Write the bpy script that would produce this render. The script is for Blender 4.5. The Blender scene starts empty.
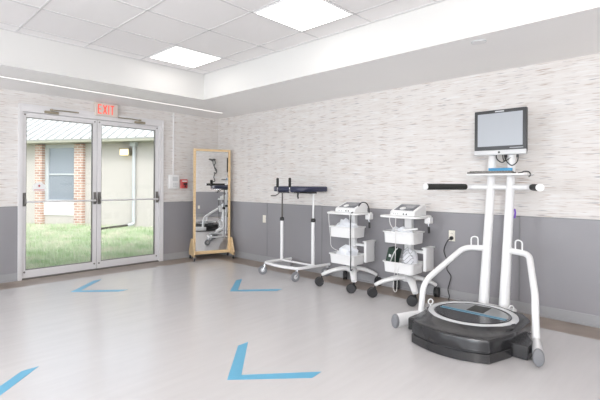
import bpy, bmesh, math, random
from mathutils import Vector, Matrix, noise
random.seed(7)
PI = math.pi
S = bpy.context.scene
COL = S.collection

# ------------------------------------------------------------------ materials
def new_mat(name):
    m = bpy.data.materials.new(name); m.use_nodes = True
    nt = m.node_tree; b = nt.nodes['Principled BSDF']
    return m, nt, b

def mat(name, col, rough=0.5, metal=0.0, coat=0.0, bump=0.0, bscale=80, var=0.0, vscale=6, spec=0.5, emis=None, estr=0.0):
    m, nt, b = new_mat(name)
    c = (col[0], col[1], col[2], 1)
    b.inputs['Base Color'].default_value = c
    b.inputs['Roughness'].default_value = rough
    b.inputs['Metallic'].default_value = metal
    b.inputs['Coat Weight'].default_value = coat
    b.inputs['Specular IOR Level'].default_value = spec
    tc = nt.nodes.new('ShaderNodeTexCoord')
    if var > 0:
        n = nt.nodes.new('ShaderNodeTexNoise'); n.inputs['Scale'].default_value = vscale; n.inputs['Detail'].default_value = 4
        r = nt.nodes.new('ShaderNodeMapRange')
        r.inputs['To Min'].default_value = 1 - var; r.inputs['To Max'].default_value = 1 + var
        mx = nt.nodes.new('ShaderNodeVectorMath'); mx.operation = 'SCALE'
        mx.inputs[0].default_value = col[:3]
        nt.links.new(tc.outputs['Object'], n.inputs['Vector'])
        nt.links.new(n.outputs['Fac'], r.inputs['Value'])
        nt.links.new(r.outputs[0], mx.inputs['Scale'])
        nt.links.new(mx.outputs[0], b.inputs['Base Color'])
    if bump > 0:
        n2 = nt.nodes.new('ShaderNodeTexNoise'); n2.inputs['Scale'].default_value = bscale; n2.inputs['Detail'].default_value = 3
        bp = nt.nodes.new('ShaderNodeBump'); bp.inputs['Strength'].default_value = bump; bp.inputs['Distance'].default_value = 0.002
        nt.links.new(tc.outputs['Object'], n2.inputs['Vector'])
        nt.links.new(n2.outputs['Fac'], bp.inputs['Height'])
        nt.links.new(bp.outputs[0], b.inputs['Normal'])
    if emis:
        b.inputs['Emission Color'].default_value = (*emis, 1); b.inputs['Emission Strength'].default_value = estr
    return m

def ramp_node(nt, stops, interp='LINEAR'):
    r = nt.nodes.new('ShaderNodeValToRGB'); cr = r.color_ramp; cr.interpolation = interp
    while len(cr.elements) > 1: cr.elements.remove(cr.elements[-1])
    cr.elements[0].position = stops[0][0]; cr.elements[0].color = (*stops[0][1], 1)
    for p, c in stops[1:]:
        e = cr.elements.new(p); e.color = (*c, 1)
    return r

def wallpaper(name):
    """cream paper printed with short thin horizontal dashes"""
    m, nt, b = new_mat(name)
    b.inputs['Roughness'].default_value = 0.65
    tc = nt.nodes.new('ShaderNodeTexCoord')
    def dashes(scale, off, lo, hi, detail=2.0):
        mp = nt.nodes.new('ShaderNodeMapping'); mp.inputs['Scale'].default_value = scale; mp.inputs['Location'].default_value = off
        n = nt.nodes.new('ShaderNodeTexNoise'); n.inputs['Scale'].default_value = 1; n.inputs['Detail'].default_value = detail
        r = nt.nodes.new('ShaderNodeMapRange'); r.inputs['From Min'].default_value = lo; r.inputs['From Max'].default_value = hi
        nt.links.new(tc.outputs['Object'], mp.inputs['Vector']); nt.links.new(mp.outputs[0], n.inputs['Vector'])
        nt.links.new(n.outputs['Fac'], r.inputs['Value'])
        return r.outputs[0]
    def mix(fac, a, col, amt=1.0):
        mu = nt.nodes.new('ShaderNodeMath'); mu.operation = 'MULTIPLY'; mu.inputs[1].default_value = amt
        nt.links.new(fac, mu.inputs[0])
        x = nt.nodes.new('ShaderNodeMix'); x.data_type = 'RGBA'
        nt.links.new(mu.outputs[0], x.inputs['Factor'])
        if isinstance(a, tuple): x.inputs['A'].default_value = (*a, 1)
        else: nt.links.new(a, x.inputs['A'])
        x.inputs['B'].default_value = (*col, 1)
        return x.outputs['Result']
    base = mix(dashes((1.5, 1.5, 22), (0, 0, 0), 0.4, 0.7), PAPER, PAPER2, 0.8)
    c = mix(dashes((5, 5, 82), (3, 7, 1), 0.58, 0.70), base, (0.50, 0.44, 0.40), 0.55)
    c = mix(dashes((5, 5, 95), (13, 2, 9), 0.62, 0.70), c, (0.38, 0.26, 0.19), 0.75)
    c = mix(dashes((5, 5, 90), (31, 22, 4), 0.63, 0.71), c, (0.22, 0.22, 0.26), 0.65)
    c = mix(dashes((4, 4, 60), (51, 12, 34), 0.57, 0.66), c, (0.79, 0.785, 0.78), 0.8)
    nt.links.new(c, b.inputs['Base Color'])
    return m
PAPER = (0.745, 0.72, 0.70); PAPER2 = (0.685, 0.645, 0.615)

def floor_mat():
    m, nt, b = new_mat('floor_vinyl')
    tc = nt.nodes.new('ShaderNodeTexCoord')
    mp = nt.nodes.new('ShaderNodeMapping'); mp.inputs['Scale'].default_value = (2.3, 18.7, 1.3); mp.inputs['Location'].default_value = (0.37, 0.61, 0.43); mp.inputs['Rotation'].default_value = (0, 0, 0)
    n = nt.nodes.new('ShaderNodeTexNoise'); n.inputs['Scale'].default_value = 1; n.inputs['Detail'].default_value = 5
    nt.links.new(tc.outputs['Object'], mp.inputs['Vector']); nt.links.new(mp.outputs[0], n.inputs['Vector'])
    r = ramp_node(nt, [(0.3, (0.60, 0.582, 0.582)), (0.7, (0.63, 0.612, 0.612))])
    nt.links.new(n.outputs['Fac'], r.inputs['Fac']); nt.links.new(r.outputs[0], b.inputs['Base Color'])
    b.inputs['Roughness'].default_value = 0.21
    b.inputs['Specular IOR Level'].default_value = 1.0
    return m

def streak_mat(name, c1, c2, scale, rough=0.4, spec=0.5):
    m, nt, b = new_mat(name)
    tc = nt.nodes.new('ShaderNodeTexCoord')
    mp = nt.nodes.new('ShaderNodeMapping'); mp.inputs['Scale'].default_value = scale
    n = nt.nodes.new('ShaderNodeTexNoise'); n.inputs['Scale'].default_value = 1; n.inputs['Detail'].default_value = 4
    nt.links.new(tc.outputs['Object'], mp.inputs['Vector']); nt.links.new(mp.outputs[0], n.inputs['Vector'])
    r = ramp_node(nt, [(0.3, c1), (0.7, c2)])
    nt.links.new(n.outputs['Fac'], r.inputs['Fac']); nt.links.new(r.outputs[0], b.inputs['Base Color'])
    b.inputs['Roughness'].default_value = rough; b.inputs['Specular IOR Level'].default_value = spec
    return m

def brick_mat():
    m, nt, b = new_mat('brick')
    tc = nt.nodes.new('ShaderNodeTexCoord')
    mp = nt.nodes.new('ShaderNodeMapping'); mp.inputs['Rotation'].default_value = (PI/2, 0, 0)
    br = nt.nodes.new('ShaderNodeTexBrick')
    br.inputs['Color1'].default_value = (0.40, 0.235, 0.19, 1); br.inputs['Color2'].default_value = (0.54, 0.37, 0.31, 1)
    br.inputs['Mortar'].default_value = (0.62, 0.59, 0.56, 1)
    br.inputs['Scale'].default_value = 1; br.inputs['Brick Width'].default_value = 0.21; br.inputs['Row Height'].default_value = 0.082; br.inputs['Mortar Size'].default_value = 0.012
    nt.links.new(tc.outputs['Object'], mp.inputs['Vector']); nt.links.new(mp.outputs[0], br.inputs['Vector'])
    nt.links.new(br.outputs['Color'], b.inputs['Base Color']); b.inputs['Roughness'].default_value = 0.9
    return m

def emit_mat(name, col, strength):
    m = bpy.data.materials.new(name); m.use_nodes = True; nt = m.node_tree; nt.nodes.clear()
    e = nt.nodes.new('ShaderNodeEmission'); e.inputs['Color'].default_value = (*col, 1); e.inputs['Strength'].default_value = strength
    o = nt.nodes.new('ShaderNodeOutputMaterial'); nt.links.new(e.outputs[0], o.inputs[0]); return m

def glass_mat(name, tint=(0.97, 0.985, 0.98)):
    m = bpy.data.materials.new(name); m.use_nodes = True; nt = m.node_tree; nt.nodes.clear()
    t = nt.nodes.new('ShaderNodeBsdfTransparent'); t.inputs['Color'].default_value = (*tint, 1)
    g = nt.nodes.new('ShaderNodeBsdfGlossy'); g.inputs['Roughness'].default_value = 0.01
    f = nt.nodes.new('ShaderNodeFresnel'); f.inputs['IOR'].default_value = 1.35
    mx = nt.nodes.new('ShaderNodeMixShader'); o = nt.nodes.new('ShaderNodeOutputMaterial')
    nt.links.new(f.outputs[0], mx.inputs[0]); nt.links.new(t.outputs[0], mx.inputs[1]); nt.links.new(g.outputs[0], mx.inputs[2]); nt.links.new(mx.outputs[0], o.inputs[0])
    return m

LIGHT = 4.1
M = {}
M['paper'] = wallpaper('wallpaper')
M['wainscot'] = mat('wainscot_grey', (0.29, 0.284, 0.300), 0.33, bump=0.15, bscale=250, var=0.03, vscale=3)
M['baseboard'] = mat('baseboard_grey', (0.35, 0.35, 0.365), 0.4)
M['seam'] = mat('seam_strip', (0.24, 0.24, 0.25), 0.5)
M['floor'] = floor_mat()
M['border'] = streak_mat('border_vinyl', (0.24, 0.19, 0.155), (0.36, 0.30, 0.255), (3, 3, 1), 0.35)
M['plaster'] = mat('plaster', (0.86, 0.855, 0.84), 0.7, var=0.015, vscale=2)
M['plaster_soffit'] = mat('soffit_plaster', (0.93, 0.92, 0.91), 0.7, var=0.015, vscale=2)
M['fascia_paint'] = mat('fascia_paint', (0.69, 0.685, 0.67), 0.7, var=0.015, vscale=2)  # soffit plaster darkened to tone down the light on its upright faces
M['tile'] = mat('ceiling_tile', (0.86, 0.842, 0.838), 0.85, bump=0.3, bscale=160)
M['grid'] = mat('ceiling_grid', (0.66, 0.65, 0.65), 0.6)
M['panel_light'] = emit_mat('panel_light', (1.0, 0.96, 0.925), LIGHT)
M['strip_light'] = emit_mat('strip_light', (1.0, 0.96, 0.92), 2.6)
M['alu'] = mat('satin_aluminium', (0.80, 0.79, 0.80), 0.4, 0.25, var=0.03)
M['alu_dark'] = mat('dark_aluminium', (0.22, 0.21, 0.20), 0.4, 0.6)
M['bronze'] = mat('closer_bronze', (0.36, 0.32, 0.24), 0.4, 0.6)
M['glass'] = glass_mat('clear_glass')
M['pale_pane'] = mat('translucent_pane', (0.85, 0.88, 0.9), 0.3)
M['white'] = mat('white_paint_metal', (0.86, 0.86, 0.865), 0.28, 0, coat=0.3)
M['white_plastic'] = mat('white_plastic', (0.84, 0.84, 0.84), 0.4, var=0.015)
M['film'] = mat('crumpled_film', (0.86, 0.88, 0.92), 0.3, bump=0.3, bscale=60)
M['cream'] = mat('cream_plastic', (0.82, 0.79, 0.70), 0.4)
M['black'] = mat('black_plastic', (0.022, 0.022, 0.024), 0.35)
M['black_gloss'] = mat('black_moulded_plastic', (0.022, 0.022, 0.024), 0.25, coat=0.25, var=0.08, vscale=30)
M['rubber'] = mat('black_rubber', (0.03, 0.03, 0.032), 0.6, bump=0.2)
M['grip'] = mat('foam_grip', (0.028, 0.028, 0.026), 0.85, bump=0.5, bscale=300)
M['grey_rubber'] = mat('grey_rubber', (0.22, 0.225, 0.24), 0.6, bump=0.4, bscale=400)
M['grey'] = mat('mid_grey_plastic', (0.33, 0.34, 0.35), 0.4)
M['lightgrey'] = mat('light_grey_plastic', (0.62, 0.63, 0.64), 0.35)
M['chrome'] = mat('chrome', (0.75, 0.75, 0.76), 0.16, 1.0)
M['steel_dark'] = mat('dark_steel', (0.13, 0.12, 0.11), 0.3, 0.8)
M['navy'] = mat('navy_vinyl', (0.028, 0.032, 0.068), 0.38, bump=0.2, bscale=200)
M['wood'] = streak_mat('birch_plywood', (0.70, 0.50, 0.27), (0.80, 0.60, 0.36), (9, 9, 60), 0.45)
M['wood_dark'] = mat('plywood_edge', (0.16, 0.10, 0.06), 0.6)
M['mirror'] = mat('mirror_silver', (0.93, 0.94, 0.94), 0.0, 1.0)
M['screen'] = mat('screen_glass', (0.36, 0.38, 0.41), 0.22, emis=(0.62, 0.66, 0.72), estr=0.08)
M['bezel'] = mat('monitor_bezel', (0.035, 0.036, 0.038), 0.3)
M['panel_grey'] = mat('slate_control_panel', (0.17, 0.18, 0.20), 0.35)
M['display_grey'] = mat('dim_display', (0.33, 0.34, 0.36), 0.25)
M['plate_grey'] = mat('grey_foot_plate', (0.27, 0.28, 0.29), 0.3)
M['red'] = mat('red_plastic', (0.62, 0.10, 0.10), 0.4)
M['red_sign'] = mat('red_sign_letters', (0.8, 0.10, 0.07), 0.4, emis=(1.0, 0.12, 0.08), estr=0.6)
M['sign_face'] = mat('sign_face', (0.72, 0.64, 0.58), 0.45)
M['blue_tape'] = mat('blue_floor_tape', (0.125, 0.42, 0.62), 0.35, var=0.03)
M['blue'] = mat('blue_card', (0.05, 0.30, 0.55), 0.5)
M['purple'] = mat('purple_strap', (0.16, 0.07, 0.42), 0.6)
M['green_case'] = mat('dark_green_case', (0.02, 0.045, 0.03), 0.5)
M['towel'] = streak_mat('wire_print_cloth', (0.82, 0.83, 0.86), (0.72, 0.73, 0.78), (30, 30, 40), 0.8)
M['cable_white'] = mat('white_cable', (0.75, 0.74, 0.73), 0.5)
M['cable_dark'] = mat('black_cable', (0.02, 0.02, 0.022), 0.5)
M['stucco'] = mat('beige_stucco', (0.50, 0.475, 0.455), 0.9, bump=0.6, bscale=60, var=0.05, vscale=3)
M['brick'] = brick_mat()
M['roof'] = mat('pale_metal_roof', (0.50, 0.51, 0.515), 0.55, 0.0)
M['seam_roof'] = mat('metal_roof_seam', (0.41, 0.42, 0.42), 0.5)
M['fascia_out'] = mat('eave_fascia', (0.36, 0.36, 0.30), 0.6)
M['win_frame'] = mat('white_window_frame', (0.52, 0.55, 0.58), 0.5)
M['sill'] = mat('white_sill_panel', (0.88, 0.88, 0.88), 0.6)
M['win_glass'] = mat('window_pane_glass', (0.34, 0.38, 0.44), 0.12, 0.25)
M['lamp_warm'] = mat('lamp_lens', (0.9, 0.8, 0.55), 0.4, emis=(1.0, 0.80, 0.45), estr=1.3)
M['concrete'] = mat('concrete', (0.50, 0.44, 0.41), 0.9, bump=0.3, var=0.08)
M['soil'] = mat('lawn_ground', (0.45, 0.47, 0.34), 0.95, var=0.25, vscale=3)
def grass_mat():
    m, nt, b = new_mat('grass_blades')
    tc = nt.nodes.new('ShaderNodeTexCoord')
    n = nt.nodes.new('ShaderNodeTexNoise'); n.inputs['Scale'].default_value = 1.6; n.inputs['Detail'].default_value = 3
    r = ramp_node(nt, [(0.35, (0.36, 0.50, 0.28)), (0.5, (0.52, 0.60, 0.43)), (0.66, (0.66, 0.64, 0.54))])
    nt.links.new(tc.outputs['Object'], n.inputs['Vector']); nt.links.new(n.outputs['Fac'], r.inputs['Fac']); nt.links.new(r.outputs[0], b.inputs['Base Color'])
    b.inputs['Roughness'].default_value = 0.7
    return m
M['grass'] = grass_mat()

# ------------------------------------------------------------------ mesh helpers
class MB:
    def __init__(self): self.bm = bmesh.new()
    def _add(self, verts, faces, smooth=False):
        vs = [self.bm.verts.new(v) for v in verts]
        for f in faces:
            try:
                fc = self.bm.faces.new([vs[i] for i in f]); fc.smooth = smooth
            except ValueError: pass
        return vs
    def box(self, c, s, rot=None, mi=0):
        hx, hy, hz = s[0]/2, s[1]/2, s[2]/2
        R = rot if rot is not None else Matrix.Identity(3)
        c = Vector(c)
        vs = [c + R @ Vector((x*hx, y*hy, z*hz)) for x in (-1, 1) for y in (-1, 1) for z in (-1, 1)]
        fs = [(0,1,3,2), (4,6,7,5), (0,4,5,1), (2,3,7,6), (0,2,6,4), (1,5,7,3)]
        n0 = len(self.bm.faces)
        self._add(vs, fs)
        if mi:
            self.bm.faces.ensure_lookup_table()
            for f in self.bm.faces[n0:]: f.material_index = mi
        return self
    def b2(self, a, b, mi=0):
        return self.box([(a[i]+b[i])/2 for i in range(3)], [abs(b[i]-a[i]) for i in range(3)], mi=mi)
    def prism(self, poly, z0, z1, fn=None):
        fn = fn or (lambda x, y, z: (x, y, z))
        n = len(poly)
        vs = [fn(x, y, z0) for x, y in poly] + [fn(x, y, z1) for x, y in poly]
        fs = [tuple(reversed(range(n))), tuple(range(n, 2*n))] + [(i, (i+1) % n, n+(i+1) % n, n+i) for i in range(n)]
        self._add(vs, fs); return self
    def loft(self, rings, cap=True, smooth=True):
        """rings: equal length lists of points"""
        n = len(rings[0]); vs = [p for r in rings for p in r]; fs = []
        for k in range(len(rings)-1):
            for i in range(n):
                fs.append((k*n+i, k*n+(i+1) % n, (k+1)*n+(i+1) % n, (k+1)*n+i))
        if cap:
            fs.append(tuple(reversed(range(n)))); fs.append(tuple((len(rings)-1)*n+i for i in range(n)))
        self._add(vs, fs, smooth); return self
    def lathe(self, prof, c=(0, 0, 0), axis=(0, 0, 1), n=32, cap=True):
        ax = Vector(axis).normalized(); c = Vector(c)
        t = Vector((1, 0, 0)) if abs(ax.x) < 0.9 else Vector((0, 1, 0))
        u = ax.cross(t).normalized(); v = ax.cross(u)
        rings = [[c + ax*z + (u*math.cos(2*PI*i/n) + v*math.sin(2*PI*i/n))*r for i in range(n)] for r, z in prof]
        return self.loft(rings, cap)
    def cyl(self, a, b, r, n=20):
        a, b = Vector(a), Vector(b)
        return self.lathe([(r, 0), (r, (b-a).length)], a, b-a, n)
    def tube(self, pts, r, n=12, closed=False, cap=True, sq=1.0):
        P = [Vector(p) for p in pts]; N = len(P); rings = []
        tang = []
        for i in range(N):
            if closed: t = P[(i+1) % N]-P[i-1]
            else: t = P[min(i+1, N-1)]-P[max(i-1, 0)]
            tang.append(t.normalized())
        up = Vector((0, 0, 1)) if abs(tang[0].z) < 0.95 else Vector((1, 0, 0))
        u = (up - tang[0]*up.dot(tang[0])).normalized()
        for i in range(N):
            u = (u - tang[i]*u.dot(tang[i])).normalized(); v = tang[i].cross(u)
            rr = r[i] if isinstance(r, (list, tuple)) else r
            rings.append([P[i] + (u*math.cos(2*PI*k/n)*sq + v*math.sin(2*PI*k/n))*rr for k in range(n)])
        if closed: rings.append(rings[0])
        return self.loft(rings, cap and not closed)
    def torus(self, c, R, r, axis=(0, 0, 1), n=32, m=10):
        ax = Vector(axis).normalized(); t = Vector((1, 0, 0)) if abs(ax.x) < 0.9 else Vector((0, 1, 0))
        u = ax.cross(t).normalized(); v = ax.cross(u); c = Vector(c)
        rings = []
        for i in range(n+1):
            a = 2*PI*i/n; d = u*math.cos(a)+v*math.sin(a)
            rings.append([c + d*(R + r*math.cos(2*PI*k/m)) + ax*r*math.sin(2*PI*k/m) for k in range(m)])
        return self.loft(rings, False)
    def build(self, name, m, parent=None, bevel=0.0, seg=2, ang=35, sub=0):
        bm = self.bm
        bmesh.ops.remove_doubles(bm, verts=bm.verts, dist=1e-5)
        bmesh.ops.recalc_face_normals(bm, faces=bm.faces)
        me = bpy.data.meshes.new(name); bm.to_mesh(me); bm.free()
        for mm in (m if isinstance(m, (list, tuple)) else [m]): me.materials.append(mm)
        for p in me.polygons: p.use_smooth = True
        me.set_sharp_from_angle(angle=math.radians(ang))
        o = bpy.data.objects.new(name, me); COL.objects.link(o)
        if parent is not None: o.parent = parent
        if bevel > 0:
            md = o.modifiers.new('bevel', 'BEVEL'); md.width = bevel; md.segments = seg; md.limit_method = 'ANGLE'; md.angle_limit = math.radians(40)
            md.harden_normals = False
            o.data.shade_smooth() if hasattr(o.data, 'shade_smooth') else None
            me.set_sharp_from_angle(angle=math.radians(50))
        if sub:
            md = o.modifiers.new('sub', 'SUBSURF'); md.levels = sub; md.render_levels = sub
        return o

def fillet(pts, rad, n=6):
    """round the corners of a polyline"""
    P = [Vector(p) for p in pts]; out = [P[0]]
    for i in range(1, len(P)-1):
        a, b, c = P[i-1], P[i], P[i+1]
        r = rad[i] if isinstance(rad, dict) and i in rad else (rad if not isinstance(rad, dict) else 0.03)
        d1 = min(r, (a-b).length*0.48); d2 = min(r, (c-b).length*0.48)
        s, e = b+(a-b).normalized()*d1, b+(c-b).normalized()*d2
        for k in range(n+1):
            t = k/n; out.append(s*(1-t)**2 + b*2*t*(1-t) + e*t*t)
    out.append(P[-1]); return out
def spline(pts, n=8):
    P = [Vector(p) for p in pts]; out = []
    for i in range(len(P)-1):
        p0, p1, p2, p3 = P[max(i-1, 0)], P[i], P[i+1], P[min(i+2, len(P)-1)]
        for k in range(n):
            t = k/n
            out.append(0.5*((2*p1)+(p2-p0)*t+(2*p0-5*p1+4*p2-p3)*t*t+(3*p1-p0-3*p2+p3)*t**3))
    out.append(P[-1]); return out
def rrect(x0, y0, x1, y1, r, n=5):
    out = []
    for cx, cy, a0 in ((x1-r, y1-r, 0), (x0+r, y1-r, PI/2), (x0+r, y0+r, PI), (x1-r, y0+r, 1.5*PI)):
        for k in range(n+1):
            a = a0 + PI/2*k/n; out.append((cx+r*math.cos(a), cy+r*math.sin(a)))
    return out

def tag(o, label=None, cat=None, group=None, kind=None):
    if label: o['label'] = label
    if cat: o['category'] = cat
    if group: o['group'] = group
    if kind: o['kind'] = kind
    return o
def thing(name, label, cat, loc=(0, 0, 0), rz=0, group=None, kind=None):
    o = bpy.data.objects.new(name, None); COL.objects.link(o)
    o.location = loc; o.rotation_euler = (0, 0, rz); o.empty_display_size = 0.1
    return tag(o, label, cat, group, kind)
def copy_tree(o, parent=None):
    c = o.copy(); COL.objects.link(c); c.parent = parent
    for ch in list(o.children): copy_tree(ch, c)
    return c
def struct(o): o['kind'] = 'structure'; return o

# ------------------------------------------------------------------ room shell
XW, YB = -8.2, -9.6          # far sides of the room, behind the camera
ZC, ZS = 2.80, 2.44          # upper ceiling and soffit
WH = 0.956                   # wainscot height
# floor: pale sheet with a brown border along the walls
fl = MB()
bx, by = -0.37, -0.42
fl.b2((XW+0.37, YB+0.37, -0.1), (bx, by, 0), 0)
for a, b in (((XW, by, -0.1), (0, 0, 0)), ((bx, YB, -0.1), (0, by, 0)), ((XW, YB, -0.1), (bx, YB+0.37, 0)), ((XW, YB+0.37, -0.1), (XW+0.37, by, 0))):
    fl.b2(a, b, 1)
struct(fl.build('floor', [M['floor'], M['border']]))

DX0, DX1, DH = -3.10, -1.105, 2.272     # door opening
wl = MB()
wl.b2((XW, 0, 0), (DX0, 0.2, ZC)).b2((DX1, 0, 0), (0.2, 0.2, ZC)).b2((DX0, 0, DH), (DX1, 0.2, ZC))
wall_left = struct(wl.build('wall_left', M['paper']))
wall_right = struct(MB().b2((0, YB, 0), (0.2, 0, ZC)).build('wall_right', M['paper']))
wall_back = struct(MB().b2((XW, YB-0.2, 0), (0.2, YB, ZC)).build('wall_back', M['paper']))
wall_near = struct(MB().b2((XW-0.2, YB, 0), (XW, 0.2, ZC)).build('wall_near', M['paper']))
WT = 0.012
for n_, yc_ in enumerate((-2.6, -5.2, -7.8)):  # unseen windows with opaque panes, added to go with the side fill lamps
    w_ = bpy.data.objects.new('window_%d' % (n_+1), None); COL.objects.link(w_); w_['kind'] = 'structure'; w_.location = (XW, yc_, 1.45)
    f_ = MB()
    f_.b2((0, -1.0, -0.80), (0.04, 1.0, -0.75)).b2((0, -1.0, 0.75), (0.04, 1.0, 0.80)).b2((0, -1.0, -0.75), (0.04, -0.95, 0.75)).b2((0, 0.95, -0.75), (0.04, 1.0, 0.75))
    f_.build('window_frame', M['alu'], w_)
    MB().b2((0.004, -0.95, -0.75), (0.012, 0.95, 0.75)).build('window_pane', M['pale_pane'], w_)
MB().b2((XW, -WT, 0.1), (DX0-0.012, 0, WH)).b2((DX1+0.012, -WT, 0.1), (-WT, 0, WH)).build('wainscot', M['wainscot'], wall_left)
MB().b2((-WT, YB, 0.1), (0, 0, WH)).build('wainscot', M['wainscot'], wall_right)
MB().b2((XW, YB, 0.1), (0, YB+WT, WH)).build('wainscot', M['wainscot'], wall_back)
MB().b2((XW, YB, 0.1), (XW+WT, 0, WH)).build('wainscot', M['wainscot'], wall_near)
sm = MB()
for y in (-1.35, -2.50, -3.79, -5.075, -6.36, -7.65):
    sm.b2((-WT-0.003, y-0.006, 0.12), (-WT, y+0.006, WH))
sm.b2((-WT-0.003, YB, WH-0.006), (-WT, -WT, WH+0.002))
sm.build('seam_strip', M['seam'], wall_right)
sm = MB()
sm.b2((DX1+0.012, -WT-0.003, WH-0.006), (-WT, -WT, WH+0.002)); sm.b2((XW, -WT-0.003, WH-0.006), (DX0-0.012, -WT, WH+0.002))
sm.build('seam_strip', M['seam'], wall_left)
# baseboards with a small toe
def board(name, a, b, nrm):
    mb = MB()
    ax, ay = a; bx_, by_ = b; nx, ny = nrm
    t1, t2 = 0.016, 0.026
    def q(t, z0, z1): mb.b2((min(ax, bx_) + min(0, nx*t), min(ay, by_) + min(0, ny*t), z0), (max(ax, bx_)+max(0, nx*t), max(ay, by_)+max(0, ny*t), z1))
    q(t1, 0, 0.105); q(t2, 0, 0.02)
    return struct(mb.build(name, M['baseboard'], bevel=0.003))
board('baseboard_right', (0, YB), (0, 0), (-1, 0))
board('baseboard_left', (XW, 0), (DX0-0.012, 0), (0, -1))
board('baseboard_left', (DX1+0.012, 0), (-0.03, 0), (0, -1))
board('baseboard_back', (XW, YB), (0, YB), (0, 1))
board('baseboard_near', (XW, YB), (XW, 0), (1, 0))

# ceiling: recessed tiled field with a plaster soffit around it
SX, SY = -1.18, -1.30
ceil = struct(MB().b2((XW-0.2, YB-0.2, ZC), (0.2, 0.2, ZC+0.1)).build('ceiling', M['tile']))
so = MB()
so.b2((SX, YB, ZS), (0, 0, ZC)); so.b2((XW, SY, ZS), (SX, 0, ZC)); so.b2((XW, YB, ZS), (SX, YB+1.2, ZC)); so.b2((XW, YB+1.2, ZS), (XW+1.2, SY, ZC))
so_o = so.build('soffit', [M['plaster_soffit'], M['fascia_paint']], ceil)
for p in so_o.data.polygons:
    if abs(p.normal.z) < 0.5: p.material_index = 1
gr = MB()
gx = [-1.46-0.656*k for k in range(9)]; gy = [-1.49-0.655*k for k in range(11)]
for x in gx:
    if x > XW+1.2: gr.b2((x-0.008, YB+1.2, ZC-0.004), (x+0.008, SY, ZC))
for y in gy:
    if y > YB+1.2: gr.b2((XW+1.2, y-0.008, ZC-0.004), (SX, y+0.008, ZC))
gr.b2((XW+1.2, SY-0.022, ZC-0.008), (SX, SY, ZC)); gr.b2((SX-0.022, YB+1.2, ZC-0.008), (SX, SY, ZC))
gr.build('tile_grid', M['grid'], ceil)

def panel_light(x, y, label, group):
    t = thing('ceiling_light', label, 'ceiling light', (x, y, ZC), 0, group)
    f = MB(); s = 0.315
    for a, b in (((-s, -s), (s, -s+0.012)), ((-s, s-0.012), (s, s)), ((-s, -s+0.012), (-s+0.012, s-0.012)), ((s-0.012, -s+0.012), (s, s-0.012))):
        f.b2((a[0], a[1], -0.012), (b[0], b[1], 0))
    f.build('frame', M['white_plastic'], t)
    s -= 0.012
    MB().b2((-s, -s, -0.010), (s, s, -0.003)).build('diffuser', M['panel_light'], t)
    return t
lx = [-1.79, -5.07, -6.38]; ly = [-1.82, -3.785, -5.75, -7.70]
for i, x in enumerate(lx):
    for j, y in enumerate(ly):
        if (i, j) == (0, 0): lb, g = 'square recessed ceiling light nearest the room corner, the smaller one in view', None
        elif (i, j) == (0, 1): lb, g = 'square recessed ceiling light cut by the top edge of the photo', None
        else: lb, g = 'square ceiling light panel behind the camera', 'ceiling panels behind the camera'
        panel_light(x, y, lb, g)
t = thing('linear_light', 'long thin white light strip in the lowered ceiling above the glass doors', 'ceiling light', (-0.345, -0.593, ZS), math.radians(180+2.6))
MB().b2((0, -0.009, -0.003), (5.2, 0.009, 0)).build('channel', M['white_plastic'], t)
MB().b2((0.004, -0.006, -0.004), (5.196, 0.006, -0.002)).build('diffuser', M['strip_light'], t)
t = thing('sprinkler_cover', 'small round white sprinkler cover in the lowered ceiling above the balance machine', 'sprinkler', (-1.03, -5.05, ZS))
MB().lathe([(0.05, 0), (0.052, -0.006), (0.048, -0.010), (0.0, -0.010)], n=28).build('cover_plate', M['white_plastic'], t)
MB().torus((0, 0, -0.003), 0.055, 0.005, n=28, m=6).build('ring', M['lightgrey'], t)

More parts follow.
